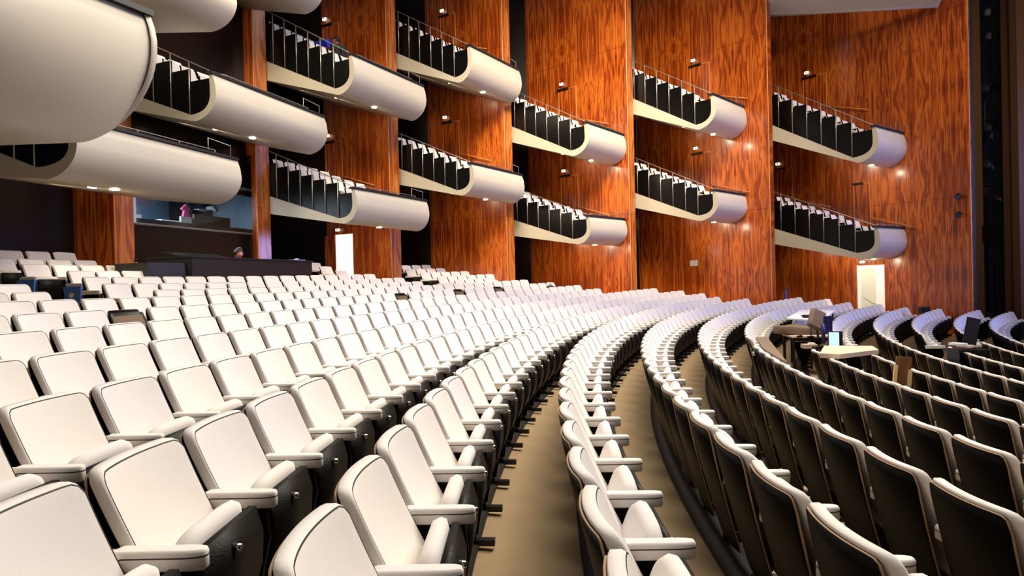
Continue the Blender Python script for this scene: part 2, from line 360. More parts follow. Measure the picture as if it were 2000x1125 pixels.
# ------------------------------------------------------------------ the saw-tooth side wall
# name: slope dY/dX, right edge (px x, px y, depth), left edge px
PAN = {1: (-1.30, 1897, 20.5, 1490), 2: (-1.05, 1505, 22.7, 1247), 3: (-.88, 1231, 23.45, 1035), 4: (-.68, 990, 23.26, 840), 5: (-.56, 764, 21.6, 638), 6: (-.40, 504, 19.1, 394), 7: (-.30, 225, 15.0, 144)}
PR, PN, PD = {}, {}, {}
ZB, ZT = CZ-3.2, CZ+12.5
def wallpiece(name, A, B, thick, m, z0=ZB, z1=ZT):
    """vertical board from A to B seen from the house side, thickness going away"""
    A, B = Vector((A.x, A.y, 0)), Vector((B.x, B.y, 0)); d = B-A; L = d.length; d.normalize(); rz = math.atan2(d.y, d.x)
    mb = MB(); mb.box((L/2, thick/2, (z1-z0)/2), (L, thick, z1-z0), m)
    o = mb.build(name, loc=(A.x, A.y, z0), rz=rz); tag(o, kind='structure'); return o
RET = Vector((.27, .30, 0))*1.0
for i, (ms_, xr, Yr, xl) in PAN.items():
    R_ = at(xr, 450, Yr); n = Vector((-ms_, 1, 0)).normalized() if False else Vector((ms_, -1, 0)).normalized(); d = Vector((-1, -ms_, 0)).normalized()
    PR[i], PN[i], PD[i] = R_, n, d
    L_ = inpl(xl, 430, R_, n)
    if i == 6:
        wallpiece('wall_left', L_, R_, .3, WOOD, z0=at(500, 300, 19).z)                        # over the control room
        Lb = inpl(493, 430, R_, n); wallpiece('wall_left', Lb, R_, .3, WOOD, z0=ZB, z1=at(500, 300, 19).z)
    else: wallpiece('wall_left', L_, R_, .3, WOOD)
    E_ = R_+RET
    wallpiece('wall_left_return', R_, E_, .04, WOOD2)
    # thin light strip on the corner
    mb = MB(); mb.box((0, 0, (ZT-ZB)/2), (.02, .02, ZT-ZB), TRIMW); o = mb.build('trim_corner', loc=(R_.x-.003, R_.y-.012, ZB)); tag(o, kind='structure')
    if i < 7 :
        dk = Vector((-1, .12, 0)).normalized(); A_ = L_+dk*3.2
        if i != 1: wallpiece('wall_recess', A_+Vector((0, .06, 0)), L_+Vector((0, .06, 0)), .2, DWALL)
# rear wall
ax = Vector((.947, -.32, 0))                                   # axis of the house, towards the stage
tv = Vector((.32, .947, 0))
L7 = inpl(144, 430, PR[7], PN[7])
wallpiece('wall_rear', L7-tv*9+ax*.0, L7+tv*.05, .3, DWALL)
# dark wall between pillar seven and six, above the control room
E7 = PR[7]+RET
W1 = at(262, 434.7, 15.5); W2 = at(497, 456.8, 19.5)
sill = W1.z
ztop = at(262, 372, 15.5).z+.35
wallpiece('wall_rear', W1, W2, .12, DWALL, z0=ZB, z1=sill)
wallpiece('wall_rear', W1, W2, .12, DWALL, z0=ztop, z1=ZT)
mb = MB(); mb.prism([W1+Vector((0, 0, -.04)), W2+Vector((0, 0, -.04)), W2-ax*.25+Vector((0, 0, -.04)), W1-ax*.25+Vector((0, 0, -.04))], Vector((0, 0, .05)), STEEL); tag(mb.build('window_sill'), kind='structure')
# control room shell
CRW = mat('control_room_paint', (.10, .16, .22), .6); CRL = mat('pale_paint', (.62, .72, .80), .6)
bk = -ax*3.0
wallpiece('wall_control_room_back', W1+bk, W2+bk+tv*.4, .1, CRW, z0=sill-1.2, z1=ztop+.2)
wallpiece('wall_control_room_side', W1+bk, W1-ax*.02, .08, CRL, z0=sill-1.2, z1=ztop+.2)
wallpiece('wall_control_room_side', W2+bk+tv*.3, W2+tv*.3, .1, CRW, z0=sill-1.2, z1=ztop+.2)
mb = MB(); q = [W1+bk, W2+bk+tv*.4, W2+tv*.4, W1]; q = [Vector((a.x, a.y, ztop+.15)) for a in q]; mb.prism(q, Vector((0, 0, .08)), CRW); tag(mb.build('ceiling_control_room'), kind='structure')
mb = MB(); q = [Vector((a.x, a.y, sill-1.2)) for a in q]; mb.prism(q, Vector((0, 0, .06)), PLINTH); tag(mb.build('floor_control_room'), kind='structure')
crl = bpy.data.lights.new('control_room_light', 'AREA'); crl.size = 1.2; crl.energy = 200; crl.color = (.75, .88, 1)
o = bpy.data.objects.new('control_room_light', crl); C.objects.link(o); o.location = (W1*.8+W2*.2)-ax*1.6+Vector((0, 0, ztop-sill+.05)); look(o, (0, 0, -1))
gm = bpy.data.materials.new('window_glass'); gm.use_nodes = True; nt = gm.node_tree; nt.nodes.clear()
o1 = nt.nodes.new('ShaderNodeOutputMaterial'); mx = nt.nodes.new('ShaderNodeMixShader'); tr = nt.nodes.new('ShaderNodeBsdfTransparent'); gl = nt.nodes.new('ShaderNodeBsdfGlossy')
gl.inputs['Roughness'].default_value = .03; mx.inputs[0].default_value = .04; nt.links.new(tr.outputs[0], mx.inputs[1]); nt.links.new(gl.outputs[0], mx.inputs[2]); nt.links.new(mx.outputs[0], o1.inputs[0])
mb = MB(); mb.prism([W1+ax*-.05+Vector((0, 0, .01)), W2+ax*-.05+Vector((0, 0, .01)), Vector((W2.x, W2.y, ztop))-ax*.05, Vector((W1.x, W1.y, ztop))-ax*.05], -ax*.012, gm); tag(mb.build('window_1'), kind='structure')

# ------------------------------------------------------------------ balconies
WP = dict(P1=1, P2=2, P3=3, P4=4, P5=5, P6=6, P7=7)
BX = {
 'P1u': dict(S=1513.4, rs=165.8, fs=246.4, us=270, F=(1665.4, 308), A=(1706, 247.8), U=(1675, 318), B=(1762, 263), px=[1521, 1548, 1576.4, 1604.4, 1633.8, 1664.6], t=[196, 206, 217, 228, 241, 256], n=2, d='rightmost upper balcony'),
 'P1l': dict(S=1517, rs=375.8, fs=447.8, us=475, F=(1672.4, 494), A=(1710, 444.4), U=(1681, 506), B=(1763.4, 447), px=[1526, 1553.4, 1581.4, 1609.4, 1639.7, 1671], t=[401, 409.4, 418.7, 428, 438.8, 450.6], n=2, d='rightmost lower balcony'),
 'P2u': dict(S=1233, rs=116, fs=191.2, us=217, F=(1359, 244), A=(1390, 186), U=(1363, 253.6), B=(1451.5, 211.6), px=[1239, 1260.5, 1283.4, 1307.2, 1332.4, 1357.6], t=[144, 152, 162, 171, 183, 196], n=2, d='second upper balcony from the right'),
 'P2l': dict(S=1237, rs=306, fs=375.6, us=402, F=(1363, 421), A=(1394, 373), U=(1366, 431.6), B=(1452.9, 382.6), px=[1245.6, 1268, 1291, 1315, 1339.4, 1363.8], t=[332, 340.6, 349, 357, 366.6, 380], n=2, d='second lower balcony from the right'),
 'P3u': dict(S=1001, rs=175, fs=247.5, us=274, F=(1115, 294), A=(1143, 241), U=(1119, 305), B=(1217, 266), px=[1005.6, 1025.8, 1046.8, 1068.7, 1091.6, 1114.9], t=[200, 207, 217, 225.6, 234, 248], n=2, d='third upper balcony from the right'),
 'P3l': dict(S=1004.8, rs=366.4, fs=430, us=459, F=(1119.6, 467), A=(1147, 423), U=(1128, 477), B=(1219, 430), px=[1010.4, 1030.8, 1051.8, 1073.4, 1095.8, 1118.8], t=[387, 394.6, 401, 408.6, 415.4, 428.8], n=2, d='third lower balcony from the right'),
 'P4u': dict(S=769.4, rs=17.4, fs=101.4, us=127.4, F=(888.7, 151), A=(914.4, 91), U=(896, 161.6), B=(1012.5, 140), px=[779.2, 799.6, 820, 842.2, 864.6, 887.8], t=[49, 57.4, 67, 77, 87, 98], n=2, d='fourth upper balcony from the right'),
 'P4l': dict(S=775.8, rs=257.8, fs=327.8, us=357, F=(893.4, 371.8), A=(918.6, 320.6), U=(900.4, 382), B=(1018, 343.8), px=[785.6, 805.2, 826.2, 847.8, 869.6, 892.9], t=[282, 289.8, 299, 307.4, 315.8, 328.4], n=2, d='fourth lower balcony from the right'),
 'P5u': dict(S=523, rs=20, fs=120.4, us=152.6, F=(654.9, 173), A=(683.4, 107.8), U=(661, 185.4), B=(826, 171), px=[534.4, 556.8, 579.8, 603, 627.4, 652.9], t=[56, 67, 79, 91, 103, 117.6], n=3, d='fifth upper balcony from the right'),
 'P5l': dict(S=530, rs=296, fs=384.4, us=415.8, F=(662.4, 426.4), A=(689, 369), U=(670.8, 437), B=(831.8, 394.2), px=[541.4, 564.4, 587.4, 611.2, 635.8, 661], t=[325.6, 332.6, 342, 350.8, 357.8, 377.4], n=3, d='fifth lower balcony from the right'),
 'P6u': dict(S=257, rs=67.7, fs=184, us=211, F=(373, 224.4), A=(411, 145), U=(379.5, 237), B=(632, 231), px=[267.6, 300.3, 335, 371.3], t=[108, 120.5, 137, 155], n=3, d='balcony over the sound desk'),
 'P7l': dict(S=-40, rs=165, fs=283, us=338, F=(71, 327), A=(135, 234), U=(89, 350), B=(462, 315), px=[-8, 28, 67.6], t=[208, 222, 236], n=3, d='balcony under the big near one'),
}
# the chair used in the balconies, one mesh
bc = MB()
def bdf(x, y, z): q = back_def(x, y, z); return q
slab(bc, .46, .46, .07, .05, 5, 3, bdf, FAB, SHELL, SHELL, PIPE)
bc.prism([Vector((x, y, z)) for x, y, z in ((-.21, .10, .46), (.21, .10, .46), (.21, .46, .44), (-.21, .46, .44))], Vector((0, 0, -.09)), FAB)
for sx_ in (-.25, .25): bc.box((sx_, .26, .56), (.05, .34, .05), FAB); bc.box((sx_, .24, .27), (.03, .26, .54), SHELL)
bc.prism([Vector((x, y, z)) for x, y, z in ((-.22, .13, .45), (.22, .13, .45), (.22, .10, .02), (-.22, .10, .02))], Vector((0, .02, 0)), SHELL)
BCH = bc.mesh('balcony_seat')
def bez(a, b, c, n): return [((1-t)**2*a[0]+2*t*(1-t)*b[0]+t*t*c[0], (1-t)**2*a[1]+2*t*(1-t)*b[1]+t*t*c[1]) for t in [i/n for i in range(n+1)]]
PLACE_B = {}
def balcony(key, b, shift=0.0, seats=True):
    i = WP[key[:2]]; W0, n, d = PR[i], PN[i], PD[i]
    Bp = inpl(*b['B'], W0, n); va = ray(*b['A']); Ap = EYE+va*((Bp.z-CZ)/va.z)
    AB = Vector((Bp.x-Ap.x, Bp.y-Ap.y, 0)); ns = Vector((d.y, -d.x, 0))
    def sz(x, y):
        P = inpl(x, y, Ap, ns); return -(P-Ap).dot(d), P.z            # s negative = back along the side
    sF, zF = sz(*b['F']); sU, zU = sz(*b['U']); sS, zfs = sz(b['S'], b['fs']); _, zus = sz(b['S'], b['us']); _, zrs = sz(b['S'], b['rs'])
    zA = Ap.z; h = zA-zU; sb = sS-.25; k = (zfs-zF)/(sS-sF); zfb = zF+k*(sb-sF)
    def P3(s, z, t=0): return Ap-d*s*1.0+AB*t+Vector((0, 0, z-zA+shift))
    outer = [(sU+(.15-sU)*math.sin(t), zA-.42*h-.58*h*math.cos(t)) for t in [math.pi/2*i/16 for i in range(17)]]+[(.12, zA-.2*h), (.05, zA)]
    inner = [(-.05, zA), (-.035, zA-.25*h)]+bez((-.03, zA-.42*h), (-.03, zF), (sF, zF), 8)
    prof = [(sb, zus)]+outer+inner+[(sb, zfb)]
    root_p = P3(sb/2, zU, .5); root = empty('balcony', root_p)
    def to_wall(P, extra=0.0):
        v = AB.normalized(); den = v.dot(n)
        t = (W0-P).dot(n)/den; return v*(t-.03+extra)
    def fin(mb, name, parent=root, o=root_p): return local(mb, o).build(name, parent) if parent is root else mb
    mb = MB(); pts = [P3(s, z) for s, z in prof]; offs = [to_wall(p) for p in pts]
    nP = len(pts); bpts = [p+o_ for p, o_ in zip(pts, offs)]
    # smooth long faces, flat caps
    mb.add(pts+bpts, [(j, (j+1) % nP, nP+(j+1) % nP, nP+j) for j in range(nP)], CREAM, True)
    mb2 = MB(); mb2.add(pts, [tuple(range(nP))], CREAM); mb2.add(bpts, [tuple(range(nP-1, -1, -1))], CREAM)
    sh = local(mb, root_p).build('shell', root)
    bm = bmesh.new(); bm.from_mesh(sh.data); bm2 = [tuple(Vector(v)-root_p) for v in mb2.v]
    vs1 = [bm.verts.new(v) for v in bm2]
    for f in mb2.f: bm.faces.new([vs1[j] for j in f])
    bm.to_mesh(sh.data); bm.free()
    # coping on the front parapet
    c0 = P3(-.09, zA+.005); c1 = c0+to_wall(c0); u = -d
    mb = MB(); mb.prism([c0-AB.normalized()*.05, c1, c1+u*.18, c0+u*.18-AB.normalized()*.05], Vector((0, 0, .055)), COPING); fin(mb, 'coping')
    # grey line along the floor edge
    tops = []
    xs = b['px']; fl = lambda s: zF+(zfs-zF)/(sS-sF)*(s-sF)
    ss = []
    for x in xs:
        y = b['F'][1]+(b['fs']-b['F'][1])*(x-b['F'][0])/(b['S']-b['F'][0]); ss.append(min(sz(x, y)[0], sF+.03))
    bounds = [sb]+ss+[None]
    mids = xs+[b['A'][0]]
    for j in range(len(ss)+1):
        s0 = bounds[j]; s1 = bounds[j+1] if bounds[j+1] is not None else -.05
        if j == 0: zt = None
        else: zt = sz((mids[j-1]+mids[j])/2, b['t'][j-1])[1]
        tops.append((s0, s1, zt))
    tops[0] = (tops[0][0], tops[0][1], tops[1][2]+(tops[1][2]-tops[2][2]))
    for j, (s0, s1, zt) in enumerate(tops):
        poly = [(s0+.012, zt), (s0+.012, fl(s0))]
        if j == len(tops)-1: poly += [(sF, zF)]+[q for q in reversed(inner[2:-1])]+[(-.04, zt)] if zt < zA-.05 else [(sF, zF)]+[q for q in reversed(inner)]
        else: poly += [(s1-.005, fl(s1)), (s1-.005, zt)]
        mb = MB(); off = AB.normalized()*.02; mb.prism([P3(s, z)+off for s, z in poly], AB.normalized()*.035, BLACKP); p = fin(mb, 'partition')
        # step behind it
        mb = MB(); zc = min(zt-.62, zt); poly = [(s0, zc), (s0, min(fl(s0), zc)-.0), (s1, min(fl(s1), zc)-.0), (s1, zc)] if j < len(tops)-1 else [(s0, zc), (s0, fl(s0)), (sF, zF)]+[q for q in reversed(inner[2:]) if q[1] < zc]+[(-.05, zc)]
        if zc-fl(min(s1, sF)) > .02:
            pp = [P3(s, z)+AB.normalized()*.06 for s, z in poly]; mb.prism(pp, [to_wall(q) for q in pp], PLINTH); fin(mb, 'step')
    # posts and rail
    rail0 = P3(sb, zrs+(zrs-zA-.02)/(sS)*(sb-sS)); rail1 = P3(-.06, zA+.10)
    for s in ss:
        t = (s-sb)/(-.06-sb); zr = (rail0*(1-t)+rail1*t)
        mb = MB(); mb.tube([P3(s, fl(s)), Vector((P3(s, 0).x, P3(s, 0).y, zr.z))], .014, STEEL, 6); fin(mb, 'post')
    mb = MB(); pe = P3(.0, zA+.05); mb.tube([rail0, rail1, pe], .014, STEEL, 6); fin(mb, 'side_rail')
    mb = MB(); a = P3(-.03, zA+.13); L = to_wall(a); mb.tube([pe, a+L*.12, a+L*.85], .010, STEEL, 6)
    for t in (.12, .35, .6, .85): mb.tube([a+L*t, a+L*t-Vector((0, 0, .09))], .008, STEEL, 5)
    hp = [a+L*.80-Vector((0, 0, .08)), a+L*.80+Vector((0, 0, .22)), a+L*.97+Vector((0, 0, .18)), a+L*.97-Vector((0, 0, .08))]
    mb.tube(hp, .011, STEEL, 6); fin(mb, 'front_rail')
    # downlights
    for s, t in ((sS*.86, .25), (sS*.45, .30), (-.02+sU*.75, .33 if key[1] == '7' else .44)):
        zz = zU+(zus-zU)*(s-sU)/(sS-sU) if s < sU else zU
        if s >= sU: s = sU+.02; zz = zU
        p = P3(s, zz); p = p+to_wall(p)*t-Vector((0, 0, .006)); mb = MB(); mb.tube([p+Vector((0, 0, .004)), p-Vector((0, 0, .008))], .075, LAMP, 16)
        o = fin(mb, 'downlight'); o['label'] = 'glowing round downlight'
        l = bpy.data.lights.new('downlight_beam', 'SPOT'); l.energy = 75 if s < sU else 34; l.spot_size = 2.5; l.spot_blend = .8; l.color = (1, .85, .62); l.shadow_soft_size = .07
        lo = bpy.data.objects.new('downlight_beam', l); C.objects.link(lo); lo.parent = root; lo.location = p-Vector((0, 0, .03))-root_p; look(lo, n*-.9+Vector((0, 0, -1)))
    # chairs
    if seats:
        rz = math.atan2((-d).y, (-d).x)-math.pi/2
        w_ = AB.length; N = b['n']
        nb = len(tops)
        for j, (s0, s1, zt) in enumerate(tops):
            for c in range(N):
                lat = .42+c*.50
                if lat > w_-.1: continue
                p = P3(s0+.06, zt-.62)+AB.normalized()*lat
                o = obj('balcony_chair', BCH, None, p, rz); o.scale = (.90, .72, .96)
                side = ['rail-side', 'inner', 'wall-side'][c] if N == 3 else ['rail-side', 'wall-side'][c]
                bay = ordn(nb-j)+' bay back' if j < nb-1 else 'front bay'
                tag(o, '%s white seat, %s of the %s' % (side, bay, b['d']), 'seat', 'white seats in the balconies')
    PLACE_B[key] = dict(P3=P3, AB=AB, sS=sS, zA=zA, tops=tops, root=root)
    return root
for key, b in BX.items():
    rt = balcony(key, b)
    lab = {'P6u': 'cream balcony over the control room window and sound desk', 'P7l': 'long cream balcony tucked under the huge near one at left'}.get(key, b['d']+', cream curved front with black stepped side panels')
    tag(rt, lab, 'balcony', 'cream balconies stepping along the wooden wall')
# two upper balconies that only show their undersides at the top edge
def upper(key, src, dy, label):
    b = dict(BX[src]); i = WP[src[:2]]; Bp = inpl(*b['B'], PR[i], PN[i]); v = ray(b['B'][0], b['B'][1]+dy); dz = v.z/v.y*Bp.y+CZ-Bp.z
    rt = balcony(src, b, shift=dz, seats=False); tag(rt, label, 'balcony', 'cream balconies stepping along the wooden wall')
upper('P6t', 'P6u', -277, 'topmost balcony at the top edge, only its cream underside showing, right one')
upper('P7t', 'P7l', -341, 'topmost balcony at the top edge, only its cream underside showing, left one')
# the huge near balcony, top left
def near_balcony():
    YB = 6.6; Bp = at(292, 32, YB); v = ray(212, 0); A2 = EYE+v*((Bp.z-CZ)/v.z); dv = Vector((A2.x-Bp.x, A2.y-Bp.y, 0)).normalized()
    side = Vector((-dv.y, dv.x, 0)); side = side if side.x < 0 else -side            # towards the back of the house (left)
    H = 1.15*YB/6.6
    root = empty('balcony', Bp); prof = []
    prof += [(.03, 0), (-.03, -.12*H), (-.06, -.24*H)]
    prof += [(q[0], q[1]) for q in [(1.15-1.21*math.cos(t), -.30*H-.72*H*math.sin(t)) for t in [math.pi/2*i/16 for i in range(17)]]]
    prof += [(3.2, -.86*H), (3.2, -.74*H)]+[(q[0], q[1]) for q in bez((1.1, -.90*H), (.10, -.90*H), (.09, -.3*H), 8)]+[(.12, 0)]
    def P(s, z, t): return Bp+side*s+dv*t+Vector((0, 0, z))
    mb = MB(); n = len(prof); a = [P(s, z, -.0) for s, z in prof]; bb = [P(s, z, 3.6) for s, z in prof]
    mb.add(a+bb, [(i, (i+1) % n, n+(i+1) % n, n+i) for i in range(n)], CREAM, True)
    mb.add([p for p in a], [tuple(range(n))], CREAM); mb.add([p for p in bb], [tuple(range(n-1, -1, -1))], CREAM)
    local(mb, Bp).build('shell', root)
    # further, slightly turned part of the front, showing as a second rim
    mb = MB(); d2 = (dv*-1+side*-.55).normalized(); a2 = [P(s-.02, z*.985, .05) for s, z in prof[:20]]+[P(.5, -.2, .05)]; b2 = [p+d2*.055+Vector((0, 0, .0)) for p in a2]; n = len(a2)
    mb.add(a2+b2, [(i, i+1, n+i+1, n+i) for i in range(n-2)], CREAM, True); mb.add(b2, [tuple(range(n))], CREAM); local(mb, Bp).build('front_end', root)
    mb = MB(); mb.prism([P(-.04, .0, -.02), P(.16, .0, -.02), P(.16, .0, 3.6), P(-.04, .0, 3.6)], Vector((0, 0, .06)), COPING); local(mb, Bp).build('coping', root)
    mb = MB(); mb.tube([P(.05, .16, .2), P(.05, .16, 3.6)], .014, STEEL, 6)
    for t in (.2, 1.2, 2.2): mb.tube([P(.05, .06, t), P(.05, .16, t)], .01, STEEL, 6)
    local(mb, Bp).build('front_rail', root)
    tag(root, 'huge cream balcony front filling the top left corner, nearest to the camera', 'balcony', 'cream balconies stepping along the wooden wall')
near_balcony()

# ------------------------------------------------------------------ doors, exit lamps, handrails on the wall
DOORS = [(5, (631.6, 52.6), (661.9, 42)), (5, (635.8, 280), (668, 273.6)), (4, (859.8, 34.2), (889.2, 23.8)), (4, (864.9, 240.8), (896.2, 234.7)), (3, (1091, 177.5), (1125.2, 168.2)), (3, (1095.8, 345.5), (1128.9, 339.9)),
         (2, (1347.8, 131.8), (1385.6, 119.8)), (2, (1352, 302.6), (1389.8, 294.2)), (1, (1568.3, 155.4), (1614.2, 140.9)), (1, (1518, 331), (1547.8, 326.2)), (1, (1667.4, 359.8), (1699.6, 356.2))]
for i, (pn, a, b_) in enumerate(DOORS):
    A_ = inpl(*a, PR[pn], PN[pn]); B_ = inpl(*b_, PR[pn], PN[pn]); z = (A_.z+B_.z)/2; H = 2.05
    d = (B_-A_); d.z = 0; L = d.length; d.normalize(); rz = math.atan2(d.y, d.x); o0 = Vector((A_.x, A_.y, z-H))+PN[pn]*.004
    mb = MB(); mb.box((L/2, .012, H/2), (L-.03, .02, H-.02), WOOD); dr = mb.build('door_%d' % (i+1), loc=o0, rz=rz); tag(dr, kind='structure')
    mb = MB(); t_ = .022
    mb.box((t_/2, 0, H/2), (t_, .03, H), TRIMW); mb.box((L-t_/2, 0, H/2), (t_, .03, H), TRIMW); mb.box((L/2, 0, H-t_/2), (L, .03, t_), TRIMW); obj('door_frame', mb.mesh('door_frame'), dr)
    mb = MB(); mb.box((L*.28, -.04, H+.0), (L*.62, .06, .06), BLACKM); obj('door_closer', mb.mesh('door_closer'), dr)
    mb = MB(); mb.tube([(L*.12, -.03, 1.0), (L*.12, -.07, 1.0), (L*.26, -.07, 1.0)], .012, CHROME, 6); obj('door_handle', mb.mesh('door_handle'), dr)
    # handrail from the door down along the wall
    if pn != 5 or i == 1:
        s0 = Vector((B_.x, B_.y, z-H+.78))+PN[pn]*.07; e = s0+d*1.5; e.z -= .48
        mb = MB(); mb.tube([s0, e], .016, TRIMW, 6); mb.tube([s0+(e-s0)*.1, s0+(e-s0)*.1-PN[pn]*.07-Vector((0, 0, .03))], .008, STEEL, 5); mb.tube([s0+(e-s0)*.85, s0+(e-s0)*.85-PN[pn]*.07-Vector((0, 0, .03))], .008, STEEL, 5)
        o = local(mb, s0).build('handrail', loc=s0); tag(o, 'slim handrail on the wall beside %s' % ['', 'the left column\'s door', 'the fourth panel\'s upper door', 'the fourth panel\'s lower door', 'the third panel\'s upper door', 'the third panel\'s lower door', 'the second panel\'s upper door', 'the second panel\'s lower door', 'the rightmost panel\'s top door', 'the half hidden door right of the second panel', 'the rightmost panel\'s lower door'][i], 'handrail', 'handrails on the wooden wall')
EX = [(4, 865.5, 22.4, 'fourth panel from the right, upper door'), (5, 637, 39, 'door behind the two bending people'), (4, 871, 230, 'fourth panel from the right, lower door'), (5, 643, 266, 'middle door of the fifth panel'), (3, 1098.6, 165.4, 'third panel from the right, upper door'), (3, 1102.8, 334.3, 'third panel from the right, lower door'),
      (2, 1355.4, 119, 'second panel from the right, upper door'), (2, 1360.5, 290, 'second panel from the right, lower door'), (5, 662.4, 449.4, 'bright open doorway at left'), (1, 1577.2, 142.8, 'top door of the rightmost panel'), (1, 1521, 320.6, 'half hidden door of the rightmost panel'), (1, 1685.9, 511.6, 'pale open doorway at right')]
for pn, x, y, ds in EX:
    p = inpl(x, y, PR[pn], PN[pn])+PN[pn]*.08; n = PN[pn]; rz = math.atan2(n.y, n.x)+math.pi/2
    mb = MB(); mb.box((0, 0, 0), (.15, .06, .09), EXITM); mb.box((0, .0, .055), (.17, .08, .02), BLACKM); mb.box((0, .05, 0), (.04, .06, .04), BLACKM)
    mb.prism([Vector((-.03, -.031, -.02)), Vector((.03, -.031, -.02)), Vector((.03, -.031, .0)), Vector((.01, -.031, .03)), Vector((-.02, -.031, .02))], Vector((0, -.003, 0)), mat('sign_green', (.02, .3, .1), .5) if 'sign_green' not in bpy.data.materials else bpy.data.materials['sign_green'])
    o = mb.build('exit_sign', loc=p, rz=rz); tag(o, 'small glowing exit sign over the '+ds, 'sign', 'exit signs over the wall doors')
# open doorways (a glowing panel put in for the lit corridor)
def doorway(num, pn, xl, xr, ytop, leaf, glow, es):
    A_ = inpl(xl, ytop, PR[pn], PN[pn]); B_ = inpl(xr, ytop, PR[pn], PN[pn]); d = B_-A_; d.z = 0; L = d.length; d.normalize(); rz = math.atan2(d.y, d.x); H = 2.5; o0 = Vector((A_.x, A_.y, A_.z-H))+PN[pn]*.012
    m_ = mat('corridor_glow_%d' % num, glow, .8, emit=glow, es=es)  # emission stands in for corridor light, no lamp behind
    mb = MB(); mb.box((L/2, .0, H/2), (L, .02, H), m_); dr = mb.build('door_%d' % num, loc=o0, rz=rz); tag(dr, kind='structure')
    mb = MB(); t_ = .025; mb.box((-t_/2, 0, H/2), (t_, .05, H), TRIMW); mb.box((L+t_/2, 0, H/2), (t_, .05, H), TRIMW); mb.box((L/2, 0, H+t_/2), (L+.05, .05, t_), TRIMW); obj('door_frame', mb.mesh('door_frame'), dr)
    return dr, L, H, o0, rz
d1, L, H, o0, rz = doorway(12, 5, 656.5, 689.9, 459.3, True, (.95, .97, 1), 1.6)
mb = MB(); mb.box((-.27, -.02, H/2), (.50, .04, H), WOOD); mb.tube([(-.10, -.04, 1.05), (-.10, -.09, 1.05), (-.2, -.09, 1.05)], .013, CHROME, 6); obj('door_leaf', mb.mesh('door_leaf'), d1)
d2, L, H, o0, rz = doorway(13, 1, 1674.7, 1727.6, 519.2, False, (.80, .76, .60), .34)
mb = MB(); WP_ = mat('glowing_reveal', (.9, .88, .8), .7, emit=(.95, .93, .85), es=.42)  # reveal glows by itself in place of light falling on it
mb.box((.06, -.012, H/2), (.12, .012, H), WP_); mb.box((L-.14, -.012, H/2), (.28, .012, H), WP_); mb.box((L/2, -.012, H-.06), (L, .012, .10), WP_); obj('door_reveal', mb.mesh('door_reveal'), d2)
mb = MB(); mb.tube([(.2, -.03, 1.35), (.5, -.03, 1.15), (L-.3, -.03, 1.12)], .014, TABLEW, 6); obj('stair_handrail', mb.mesh('stair_handrail'), d2)
# paper notice
p = inpl(1355.5, 514, PR[2], PN[2])+PN[2]*.01; n = PN[2]; rz = math.atan2(n.y, n.x)+math.pi/2
mb = MB(); mb.box((0, 0, 0), (.34, .01, .22), WHITE); mb.box((.13, -.002, .10), (.06, .012, .05), WHITE); tag(mb.build('notice', loc=p, rz=rz), 'white sheet of paper fixed to the wooden wall', 'paper')
# spotlights
def spotlight(name, loc, d, r, L, label, grp=None, lens=(.5, .6, .9), arm=Vector((0, 0, .2))):
    root = empty(name, loc); d = Vector(d).normalized(); mb = MB()
    mb.tube([-d*L*.5, -d*L*.4, d*L*.1, d*L*.5], [r*.6, r*.85, r*.9, r], BLACKM, 14); obj('housing', mb.mesh('housing'), root)
    s_ = d.cross(Vector((0, 0, 1))).normalized(); mb = MB(); mb.tube([s_*r*1.05, s_*r*1.15+arm*.8, -s_*r*1.15+arm*.8, -s_*r*1.05], .012, BLACKM, 5); mb.tube([arm*.8, arm*1.2], .02, BLACKM, 6); obj('yoke', mb.mesh('yoke'), root)
    mb = MB(); mb.tube([d*L*.5, d*L*.52], r*.85, mat('lens_glass', (.03, .035, .06), .1, spec=.8) if 'lens_glass' not in bpy.data.materials else bpy.data.materials['lens_glass'], 14); o = obj('lens', mb.mesh('lens'), root)
    tag(root, label, 'spotlight', grp); return root
for x, y, lab in ((1876, 384, 'upper black spotlight mounted low on the rightmost wood panel'), (1877, 419, 'lower black spotlight mounted low on the rightmost wood panel')):
    spotlight('spotlight', inpl(x, y, PR[1], PN[1])+PN[1]*.22, Vector((-.5, -.6, -.35)), .09, .24, lab, arm=-PN[1]*.18)

# ------------------------------------------------------------------ stage portal at the right
def panelpx(name, x0, x1, Y, m, thick=.12, z0=ZB, z1=ZT, kind='structure', tilt=0):
    A_ = at(x0, 450, Y); B_ = at(x1, 450, Y+tilt); return wallpiece(name, A_, B_, thick, m, z0, z1)
R1 = PR[1]+RET
BRP = mat('portal_brown', (.16, .07, .03), .5); BLK = mat('portal_black', (.006, .006, .007), .6)
panelpx('wall_portal', 1897, 1906, 20.6, BLK, .5); panelpx('wall_portal', 1905, 1921, 22.2, BRP, .2)
panelpx('wall_portal', 1919, 1962, 27.5, DARKBLUE, .2); panelpx('wall_portal', 1956, 1972, 22.0, BLK, .3); panelpx('wall_portal', 1970, 1979, 21.4, BRP, .2); panelpx('wall_portal', 1978, 1993, 23, BLK, .3); panelpx('wall_portal', 1992, 2060, 20.8, BRP, .3)
panelpx('wall_portal', 1880, 2300, 30, BLK, .2)
